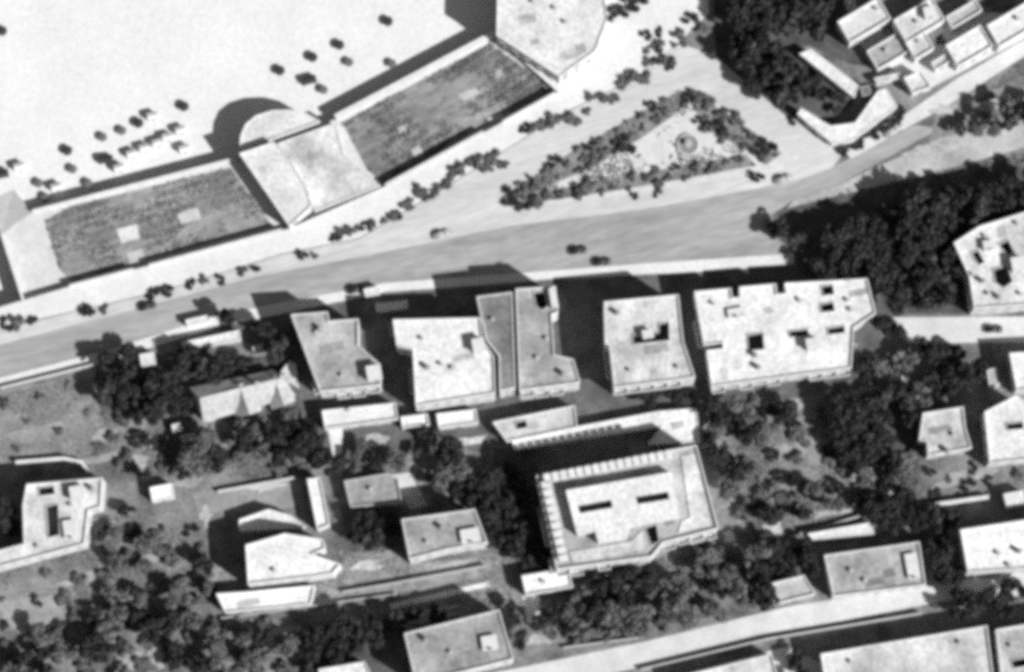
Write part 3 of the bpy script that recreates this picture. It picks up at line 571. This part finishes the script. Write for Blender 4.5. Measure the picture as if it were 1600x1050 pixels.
grove([(1195, 775), (1300, 750), (1410, 730), (1430, 770), (1340, 800), (1230, 820), (1190, 815)], 34, A, .55, .9, 'tree in the yards above the low white shed', 'trees above the low white shed', 12)
grove([(1375, 790), (1480, 800), (1490, 900), (1455, 905), (1445, 845), (1370, 845)], 24, D, .75, 1.05, 'dark tree in the alley beside the bright white house', 'trees in the right alley', 13)
grove([(1205, 850), (1285, 848), (1285, 890), (1210, 895)], 24, D, .7, 1.0, 'dark tree above the small corner house', 'trees above the corner house', 14)
grove([(1460, 930), (1600, 915), (1620, 955), (1480, 965)], 24, D, .7, 1.0, 'dark street tree along the bottom street at the right', 'trees along the bottom street', 15)
grove([(1490, 205), (1535, 165), (1625, 120), (1625, 185), (1540, 208)], 25, [0, 3, 4, 5], .65, 1.0, 'tree in the plot between the two roads at the upper right', 'trees between the upper right roads', 16)
grove([(490, 990), (560, 960), (640, 955), (690, 960), (625, 1000), (632, 1060), (490, 1035)], 23, D, .8, 1.1, 'dark tree left of the grey-roofed house at the bottom edge', 'trees left of the bottom house', 17)
grove([(380, 995), (480, 985), (490, 1060), (370, 1060)], 29, A, .7, 1.0, 'tree at the bottom edge below the stepped white house', 'trees at the bottom edge', 18)
grove([(20, 985), (100, 975), (170, 1000), (160, 1060), (20, 1060)], 26, [0, 1, 3], .7, 1.0, 'tree in the bottom left corner', 'trees in the bottom left corner', 19)
grove([(140, 955), (310, 965), (360, 985), (340, 1050), (180, 1010)], 29, A, .65, .95, 'tree in the gardens below the pale left house', 'trees in the lower left gardens', 20)
grove([(150, 745), (225, 740), (235, 830), (320, 830), (330, 930), (170, 940), (160, 830)], 33, A, .55, .85, 'garden tree between the pale left house and the stepped white house', 'garden trees left of the stepped house', 21)
grove([(690, 700), (765, 690), (765, 790), (700, 770)], 25, [0, 1, 3], .75, 1.05, 'tree between the dull middle yard and the terraced block', 'trees right of the middle yard', 22)
grove([(545, 800), (615, 790), (615, 850), (560, 850)], 24, D, .7, .95, 'dark tree in the shade left of the grey-roofed middle house', 'trees left of the middle house', 23)
grove([(-20, 795), (28, 790), (28, 860), (-20, 870)], 22, D, .7, 1.0, 'dark tree left of the pale house at the left edge', 'trees at the left edge', 24)
grove([(240, 680), (275, 690), (285, 760), (240, 750)], 23, [0, 1, 4], .6, .9, 'tree above the tiny bright white shed', 'trees above the tiny white shed', 25)
grove([(490, 680), (515, 680), (530, 735), (490, 740)], 22, D, .6, .85, 'dark tree below the low white annex', 'trees below the annex', 26)
grove([(540, 690), (620, 680), (760, 676), (760, 695), (640, 725), (545, 735)], 28, A, .55, .8, 'tree below the pair of white annexes', 'trees below the annex pair', 27)
grove([(800, 935), (815, 1000), (800, 1020), (770, 940)], 22, D, .6, .8, 'dark tree right of the bottom grey house', 'trees right of the bottom house', 28)
grove([(845, 930), (880, 935), (890, 985), (840, 1000)], 24, A, .6, .8, 'tree beside the path below the small white house', 'trees below the small white house', 29)
grove([(945, 625), (1080, 610), (1075, 632), (960, 650)], 23, D, .6, .8, 'dark tree in the gap behind the L-shaped outbuilding', 'trees behind the outbuilding', 30)
grove([(1236, 1018), (1275, 1008), (1285, 1060), (1240, 1070)], 22, D, .6, .85, 'dark tree between the two roofs on the bottom edge', 'trees on the bottom edge', 31)
# single, findable trees and bushes of the boulevard
grove([(945, 18), (1000, -4), (1004, 4), (950, 28)], 12, [0], .9, 1.2, 'dark hedge bush on the promenade at the top edge beside the casino', 'hedge beside the casino', 50, .12, shrub, .3)
med = [(28, 502, 1.3), (8, 506, 1.1), (50, 500, 1.0), (137, 485, 1.5), (162, 484, .9), (240, 458, 1.2), (262, 454, 1.2), (298, 444, .9), (318, 438, 1.1), (345, 437, .8), (378, 423, 1.1), (400, 420, .8), (472, 398, 1.0), (492, 400, .8),
       (528, 368, 1.2), (548, 362, 1.1), (572, 352, .9), (600, 344, .8), (622, 336, .8), (655, 300, 1.2), (668, 308, 1.1), (684, 292, 1.1), (700, 285, 1.0), (718, 262, 1.5), (745, 250, 1.3), (768, 246, 1.3), (760, 262, 1.1), (790, 258, .9),
       (822, 200, 1.2), (846, 196, 1.3), (866, 186, 1.4), (888, 182, 1.3), (905, 190, .9), (922, 152, 1.1), (945, 154, 1.0), (962, 152, .9), (972, 124, 1.3), (990, 118, 1.4), (1008, 122, 1.1), (1012, 98, 1.0), (1030, 88, 1.2), (1050, 92, .8), (1046, 104, .8), (1010, 54, 1.0), (1030, 50, .9), (1062, 52, 1.2), (1080, 28, 1.3), (1096, 42, 1.2), (1070, 70, .7)]
for (x, y, s) in med: shrub(x, y, [0, 1, 2, 2], s * .92, 'dark bush in the row of bushes between promenade and carriageway', 'boulevard bushes', .02)
g = random.Random(91); med.sort()
for (x0, y0, a), (x1, y1, b) in zip(med, med[1:]):
    if 520 < x0 < 1060 and math.hypot(x1 - x0, y1 - y0) < 60:
        shrub((x0 + x1) / 2 + g.uniform(-6, 6), (y0 + y1) / 2 + g.uniform(-4, 4), [2, 3], g.uniform(.6, 1.1), 'greyish low bush filling the gaps of the boulevard bush row', 'gap bushes of the boulevard', .02, g)
g = random.Random(77)
for poly, gap in (([(785, 300), (900, 232), (1062, 140), (1085, 155), (1050, 180), (1000, 215), (900, 272), (800, 315)], 15), ([(1062, 142), (1105, 155), (1180, 205), (1225, 240), (1190, 262), (1165, 235), (1110, 205), (1085, 175)], 15), ([(800, 300), (960, 275), (1165, 238), (1185, 258), (1050, 285), (960, 300), (810, 322)], 16)):
    for (x, y) in scatter(poly, gap * 1.2, g.randint(1, 999)): shrub(x, y, [2, 2, 3, 3, 0], g.uniform(.4, 1.35), 'bush in the planted border of the triangular park', 'bushes around the triangular park', .14, g)
for (x, y, s, lb) in ((1182, 276, 1.0, 'lone round bush at the right tip of the triangular park'), (992, 306, .6, 'small lone bush on the lower edge of the triangular park'), (1028, 302, .6, 'tiny bush right of the small lone park bush'), (1092, 188, .8, 'bush standing out into the gravel at the top of the triangular park')):
    shrub(x, y, [0], s, lb, None, .02)
grove([(0, 600), (150, 590), (160, 700), (0, 712)], 46, [2, 3], .5, 1.1, 'low bush on the scrub lot below the boulevard at left', 'bushes of the scrub lot', 41, 0, shrub)
grove([(150, 800), (330, 830), (330, 960), (0, 990), (0, 900)], 42, [0, 1, 2, 3], .5, 1.7, 'garden bush in the lower left gardens', 'bushes of the lower left gardens', 42, 0, shrub)
grove([(170, 850), (330, 850), (340, 960), (540, 1000), (500, 1050), (0, 1050), (0, 1000), (160, 950)], 30, [2, 3], 1.3, 2.3, 'broad mid-grey thicket bush in the lower left gardens', 'broad bushes of the lower left gardens', 71, 0, shrub)
grove([(900, 890), (1190, 850), (1195, 945), (900, 1000)], 34, [2, 3], 1.3, 2.2, 'broad mid-grey bush under the trees in front of the terraced block', 'broad bushes before the terraced block', 72, 0, shrub)
grove([(1120, 640), (1430, 620), (1430, 790), (1140, 800)], 38, [2, 3, 1], 1.2, 2.2, 'broad bush in the yards right of the terraced block', 'broad bushes right of the terraced block', 73, 0, shrub)
grove([(160, 640), (480, 640), (480, 740), (180, 740)], 36, [2, 3, 1], 1.2, 2.2, 'broad bush below the cross-gabled house', 'broad bushes below the gabled house', 74, 0, shrub)
grove([(1180, 640), (1310, 630), (1310, 770), (1180, 800)], 40, [0, 2, 3], .5, 1.5, 'bush in the yard right of the terraced penthouse block', 'bushes right of the terraced block', 43, 0, shrub)
grove([(540, 740), (690, 740), (690, 790), (630, 790)], 36, [2, 3], .6, 1.2, 'bush in the dull yard in the middle', 'bushes of the middle yard', 44, 0, shrub)
grove([(1440, 710), (1600, 720), (1600, 770), (1440, 790)], 27, [0, 1, 2, 3], .7, 1.1, 'bush in the yards below the two white houses at right', 'bushes below the right houses', 45, 0, shrub)
grove([(1370, 60), (1470, 60), (1480, 120), (1390, 130)], 24, [0, 2, 3], .7, 1.1, 'bush among the houses of the upper right cluster', 'bushes of the upper right cluster', 46, 0, shrub)
grove([(1310, 232), (1330, 226), (1408, 170), (1416, 176), (1330, 236)], 11, [0], .75, 1.0, 'dark hedge bush between the L-shaped building and the road', 'hedge of the L-shaped building', 47, 0, shrub, .5)
grove([(1240, 186), (1248, 184), (1292, 216), (1284, 218)], 11, [0], .7, .9, 'dark hedge bush left of the L-shaped building', 'left hedge of the L-shaped building', 48, 0, shrub, .3)

# low growth: uncountable plants of gardens and yards
def growth(poly, count, size, m, name, label, seed, z=0.0, rows=None):
    g = random.Random(seed); mb = MB(); xs = [p[0] for p in poly]; ys = [p[1] for p in poly]; k = 0; tries = 0
    while k < count and tries < count * 5:
        tries += 1; p = (g.uniform(min(xs), max(xs)), g.uniform(min(ys), max(ys)))
        if not inside(p, poly): continue
        c = P(p[0], p[1], z)
        if rows:
            t = (c.y * math.cos(rows[0]) - c.x * math.sin(rows[0])) / rows[1]
            if abs(t - round(t)) > .3 and g.random() < .75: continue
        if noise.noise(Vector((c.x * .11 + seed * 7, c.y * .16, .5))) + .5 * noise.noise(Vector((c.x * .4, c.y * .4, seed))) < g.uniform(-.25, .25): continue
        if any(inside((c.x, c.y), q) for q in BARE) or in_building(c.x, c.y, .2): continue
        for j in range(2):
            a = g.uniform(0, 6.28); s = size * g.uniform(.5, 1.4); d = Vector((math.cos(a), math.sin(a), 0)) * s; up = Vector((g.gauss(0, .3) * s, g.gauss(0, .3) * s, s * g.uniform(.2, .7)))
            side = Vector((-d.y, d.x, 0)) * .6
            mb.add([c - d, c + d, c + side + up], [(0, 1, 2)])
        k += 1
    o = mb.build(name, m); tag(o, label, 'plants', kind='stuff'); return o
growth([(70, 345), (110, 322), (360, 262), (425, 352), (112, 440), (92, 420)], 3200, .34, M_GRASS, 'garden_plants', 'low plants covering the left garden terrace', 1, TZ + .05, (.30, 2.2))
growth([(535, 192), (765, 68), (862, 136), (860, 142), (740, 205), (600, 288), (572, 262)], 6500, .36, M_GRASS, 'garden_plants', 'low plants in rows covering the large garden', 2, TZ + .05, (.56, 2.4))
growth([(-20, 620), (150, 582), (160, 660), (140, 715), (-20, 720)], 2200, .25, M_GRASS, 'weeds', 'weeds on the scrub lot at the left', 3)
growth([(150, 800), (540, 860), (540, 1050), (0, 1050), (0, 890)], 4200, .34, M_GRASS, 'undergrowth', 'undergrowth of the lower left gardens', 4)
growth([(1110, 620), (1440, 610), (1440, 840), (1130, 840)], 4200, .34, M_GRASS, 'undergrowth', 'undergrowth of the yards right of the terraced block', 5)
growth([(160, 560), (490, 640), (500, 745), (150, 745)], 3000, .38, M_GRASS, 'undergrowth', 'undergrowth below the boulevard at left', 6)
growth([(530, 700), (800, 690), (800, 950), (530, 950)], 2200, .34, M_GRASS, 'undergrowth', 'undergrowth of the middle yards', 7)
growth([(880, 890), (1200, 850), (1200, 945), (890, 1005)], 5000, .38, M_GRASS, 'undergrowth', 'undergrowth in front of the terraced block', 8)
growth([(1310, 300), (1625, 235), (1500, 480), (1250, 415)], 4000, .45, M_GRASS, 'undergrowth', 'undergrowth of the large right grove', 9)
growth([(784, 308), (900, 234), (1062, 142), (1222, 240), (1182, 258), (960, 298), (814, 320)], 2600, .32, M_GRASS, 'park_plants', 'low plants in the triangular park', 11, .17)
growth([(1450, 230), (1600, 90), (1625, 170), (1480, 225)], 3000, .35, M_GRASS, 'undergrowth', 'undergrowth between the upper right roads', 10)

# ------------------------------------------------------------------ cars
def car_meshes():
    b = MB()                                                    # body: lofted sections of a rounded saloon, x along the car
    sec = [(-2.1, .45, .62, .5), (-1.95, .68, .80, .36), (-1.4, .78, .92, .30), (-.6, .80, .98, .28), (.5, .80, .98, .28), (1.2, .66, .98, .30), (1.85, .58, .92, .34), (2.1, .42, .70, .45)]
    vs = []; fs = []; n = 8
    for (x, hw, zt, zb) in sec:
        vs += [(x, -hw * .9, zb), (x, -hw, (zb + zt) / 2), (x, -hw * .92, zt - .1), (x, -hw * .6, zt), (x, hw * .6, zt), (x, hw * .92, zt - .1), (x, hw, (zb + zt) / 2), (x, hw * .9, zb)]
    for j in range(len(sec) - 1):
        for k in range(n): fs.append((j * n + k, (j + 1) * n + k, (j + 1) * n + (k + 1) % n, j * n + (k + 1) % n))
    fs += [tuple(range(n)), tuple(reversed(range((len(sec) - 1) * n, len(sec) * n)))]; b.add(vs, fs)
    c = MB(); sec = [(-1.55, .50, .97), (-1.05, .62, 1.42), (-.2, .66, 1.55), (.35, .64, 1.50), (.80, .58, .98)]; vs = []; fs = []
    for (x, hw, zt) in sec: vs += [(x, -hw * 1.1, .95), (x, -hw, (zt + .95) / 2 + .12), (x, -hw * .7, zt), (x, hw * .7, zt), (x, hw, (zt + .95) / 2 + .12), (x, hw * 1.1, .95)]
    for j in range(4):
        for k in range(6): fs.append((j * 6 + k, (j + 1) * 6 + k, (j + 1) * 6 + (k + 1) % 6, j * 6 + (k + 1) % 6))
    c.add(vs, fs)
    w_ = MB(); w_.add([(-.17, -.3, .28)], []); w_ = MB()
    k = 14; vs = [(.33 * math.cos(6.283 * i / k), y, .33 + .33 * math.sin(6.283 * i / k)) for y in (-.09, .09) for i in range(k)]
    w_.add(vs, [(i, (i + 1) % k, k + (i + 1) % k, k + i) for i in range(k)] + [tuple(range(k)), tuple(reversed(range(k, 2 * k)))])
    f = MB(); vs = [(.62 * math.cos(math.pi * i / 8), y, .36 + .45 * math.sin(math.pi * i / 8)) for y in (-.16, .16) for i in range(9)]
    f.add(vs, [(i, i + 1, 10 + i, 9 + i) for i in range(8)] + [tuple(range(9)), tuple(reversed(range(9, 18)))])
    g_ = MB(); g_.box(-.55, -.69, 1.08, .3, -.655, 1.36); g_.box(-.55, .655, 1.08, .3, .69, 1.36)
    ws = MB(); ws.add([(.44, -.5, 1.42), (.78, -.52, 1.04), (.78, .52, 1.04), (.44, .5, 1.42)], [(0, 1, 2, 3)])
    h = MB(); h.lathe([(.02, -.08), (.10, -.04), (.12, .04), (.06, .1)], 8)
    bu = MB(); bu.box(-.05, -.75, -.06, .05, .75, .06)
    return [x.mesh(nm, m, True) for x, nm, m in ((b, 'body', M_PAINT_D), (c, 'cabin', M_PAINT_D), (w_, 'wheel', M_RUBBER), (f, 'fender', M_PAINT_D))] + [x.mesh(nm, m) for x, nm, m in ((g_, 'side_window', M_GLASS), (ws, 'windscreen', M_GLASS), (h, 'headlight', M_METAL), (bu, 'bumper', M_METAL))]
CARM = car_meshes(); CARL = []
for me in CARM:
    c = me.copy()
    if c.materials[0] == M_PAINT_D: c.materials[0] = M_PAINT_L
    CARL.append(c)
def car(px, py, rz, label, z, pale=False):
    S = CARL if pale else CARM; p = P(px, py, z + .7); o = empty('car', (p.x, p.y, z), label, 'car', 'cars on the roads'); o.rotation_euler = (0, 0, rz)
    link_mesh('body', S[0], o); cb = link_mesh('cabin', S[1], o); link_mesh('side_window', S[4], cb); link_mesh('windscreen', S[5], cb)
    for x in (-1.3, 1.3):
        for y in (-.68, .68): link_mesh('wheel', S[2], o, (x, y, 0)); link_mesh('fender', S[3], o, (x, y, .05))
    for y in (-.45, .45): link_mesh('headlight', S[6], o, (2.0, y, .72))
    link_mesh('bumper', S[7], o, (2.2, 0, .48)); link_mesh('bumper', S[7], o, (-2.2, 0, .48))
car(903, 391, .15, 'dark car in the worn lane above the boulevard pavement', .01)
car(940, 409, .10, 'black car parked at the edge of the bright pavement', .01)
car(1552, 514, .0, 'dark car driving on the side street at the right', .018)
car(1224, 280, .25, 'pale car on the boulevard right of the park tip', .012, True)
car(556, 452, .2, 'dark car by the white kiosk at the boulevard pavement', .122)
car(690, 366, .25, 'pale grey car driving on the boulevard', .012, True)
car(1395, 205, .5, 'pale car on the upper right road', .025, True)
car(230, 478, .25, 'dark car on the boulevard at left', .02)
building('small white kiosk on the boulevard pavement left of the shadows', [(568, 452), (592, 447), (594, 458), (571, 463)], 2.4, .6, name='kiosk', cat='kiosk', par=.1, z0=.12, windows=False)
building('white strip of a low roof at the boulevard edge above the large white block', [(586, 474), (636, 470), (637, 480), (588, 485)], 3.2, .62, name='outbuilding', par=.1, windows=False)
building('white bright shelter beside the scrub lot at the pavement end', [(290, 500), (326, 492), (328, 500), (292, 509)], 2.4, .58, name='shelter', cat='shelter', par=.1, z0=.12, windows=False)

# ------------------------------------------------------------------ fountain in the triangular park
p = P(1075, 226, .2); F = empty('fountain', (p.x, p.y, .13), 'round pale fountain basin with a pedestal in the triangular park', 'fountain')
mb = MB(); n = 28
for (ro, ri, z0, z1) in ((2.6, 2.25, -.1, .5),): 
    mb.lathe([(ri, z0), (ro, z0), (ro, z1), (ri, z1), (ri, z0)], n, cap=False)
mb.build('basin_rim', wallmat(.5), F)
mb = MB(); mb.lathe([(2.24, 0), (2.24, .3)], n); mb.build('water', M_WATER, F)
mb = MB(); mb.lathe([(.7, .3), (.7, .7), (.35, .85), (.3, 1.5), (.8, 1.65), (.85, 1.8), (.2, 1.8), (.15, 2.2), (.04, 2.4)], 16); mb.build('pedestal', wallmat(.4), F)

# ------------------------------------------------------------------ the beach: parasols, tents, a boat
can = MB(); k = 10; vs = [(0, 0, 2.45)] + [(1.15 * math.cos(6.283 * i / k), 1.15 * math.sin(6.283 * i / k), 1.95) for i in range(k)] + [(1.15 * math.cos(6.283 * i / k), 1.15 * math.sin(6.283 * i / k), 1.78) for i in range(k)]
can.add(vs, [(0, 1 + i, 1 + (i + 1) % k) for i in range(k)] + [(1 + i, 11 + i, 11 + (i + 1) % k, 1 + (i + 1) % k) for i in range(k)]); ME_CAN = can.mesh('canopy', M_DARK); ME_CAN2 = ME_CAN.copy(); ME_CAN2.materials[0] = M_GREYC
po = MB(); po.tube((0, 0, -.2), (0, 0, 2.5), .035, .025, 6); ME_POLE = po.mesh('pole', M_WOOD)
def parasol(px, py, label, pale=False, s=1.0):
    p = P(px, py, BZ + 1.25 * s); o = empty('beach_parasol', (p.x, p.y, BZ), label, 'parasol', 'parasols on the beach'); o.scale = (s * 1.1, s * 1.1, s * .62)
    link_mesh('pole', ME_POLE, o); link_mesh('canopy', ME_CAN2 if pale else ME_CAN, o)
for (x, y, lb, pale) in ((437, 110, 'dark parasol, left end of the upper beach group', False), (488, 89, 'dark parasol above the beach tent in the upper group', False), (530, 70, 'dark parasol, top of the upper beach group', False), (505, 140, 'greyish parasol just below the upper beach tent', True),
                     (545, 97, 'greyish parasol, right end of the upper beach group', True), (606, 33, 'lone dark parasol near the top of the beach', False), (612, 99, 'greyish parasol against the sea wall of the large garden', True), (287, 166, 'dark parasol, highest of the lower beach group', False),
                     (216, 192, 'dark parasol right of the row of three on the lower beach', False), (190, 204, 'greyish parasol, middle of the row of three on the lower beach', True), (160, 214, 'greyish parasol, left of the row of three on the lower beach', True), (105, 235, 'dark parasol left of the lower beach tent row', False),
                     (113, 264, 'small greyish parasol below the dark one at left', True), (60, 286, 'greyish parasol near the left end of the lower sea wall', True), (137, 286, 'greyish parasol just above the lower sea wall', True), (3, 48, 'dark parasol at the upper left edge of the photo', False), (70, 308, 'greyish parasol at the corner of the lower sea wall', True)):
    parasol(x, y, lb, pale, 0.9 if pale else 1.0)
def tent(px, py, rz, label):
    p = P(px, py, BZ + 1.6); o = empty('beach_tent', (p.x, p.y, BZ), label, 'tent', 'tents on the beach'); o.rotation_euler = (0, 0, rz)
    for x in (-1.5, 1.5):
        for y in (-.9, .9): m_ = MB(); m_.box(x - .04, y - .04, -.1, x + .04, y + .04, 1.7); m_.build('post', M_WOOD, o)
    m_ = MB(); m_.add([(-1.6, -1, 1.68), (1.6, -1, 1.68), (1.6, 1, 1.68), (-1.6, 1, 1.68), (-1.6, 0, 2.15), (1.6, 0, 2.15)], [(0, 1, 5, 4), (3, 4, 5, 2), (0, 4, 3), (1, 2, 5)]); m_.build('roof', M_DARK, o)
    m_ = MB(); m_.box(-1.5, .9, .05, 1.5, .94, 1.65); m_.box(-1.54, -.9, .05, -1.5, .9, 1.65); m_.build('side_cloth', M_GREYC, o)
tent(484, 125, .25, 'dark ridge tent amid the upper group of parasols')
tent(166, 249, .1, 'dark ridge tent amid the lower group of parasols')
tent(3, 272, .2, 'dark ridge tent at the left edge of the beach')
def hut(px, py, rz, label, k):
    p = P(px, py, BZ + 1.9); o = empty('bathing_hut', (p.x, p.y, BZ), label, 'hut', 'bathing huts on the beach'); o.rotation_euler = (0, 0, rz)
    m_ = MB(); m_.box(-1.1, -.8, -.1, 1.1, .8, 1.9); m_.build('cabin', wallmat(.56), o)
    m_ = MB(); m_.add([(-1.25, -.95, 1.903), (1.25, -.95, 1.903), (1.25, .95, 1.903), (-1.25, .95, 1.903), (-1.25, 0, 2.35), (1.25, 0, 2.35)], [(0, 1, 5, 4), (3, 4, 5, 2), (0, 4, 3), (1, 2, 5), (0, 3, 2, 1)]); m_.build('roof', wallmat(.6), o)
    m_ = MB(); m_.box(-.4, -.84, 0, .4, -.803, 1.7); m_.build('door', M_WOOD, o)
for i, (x, y, r, lb) in enumerate(((206, 240, .3, 'white bathing hut nearest the lower beach tent, leftmost of the row'), (226, 231, .25, 'white bathing hut, second from the left in the row'), (246, 223, .3, 'white bathing hut, third from the left in the row'), (262, 214, .2, 'white bathing hut, right end of the row of four on the sand'), (282, 203, .3, 'white bathing hut standing alone right of the row of four'), (238, 181, .2, 'white bathing hut beside the dark parasol above the row of huts'), (30, 260, .25, 'white bathing hut right of the tent at the left edge'), (186, 262, .3, 'white bathing hut below the row of four near the sea wall'), (288, 232, .3, 'white bathing hut close to the sea wall near the pavilion shadow'), (88, 292, .3, 'white bathing hut just above the left end of the sea wall'))): hut(x, y, r, lb, i)
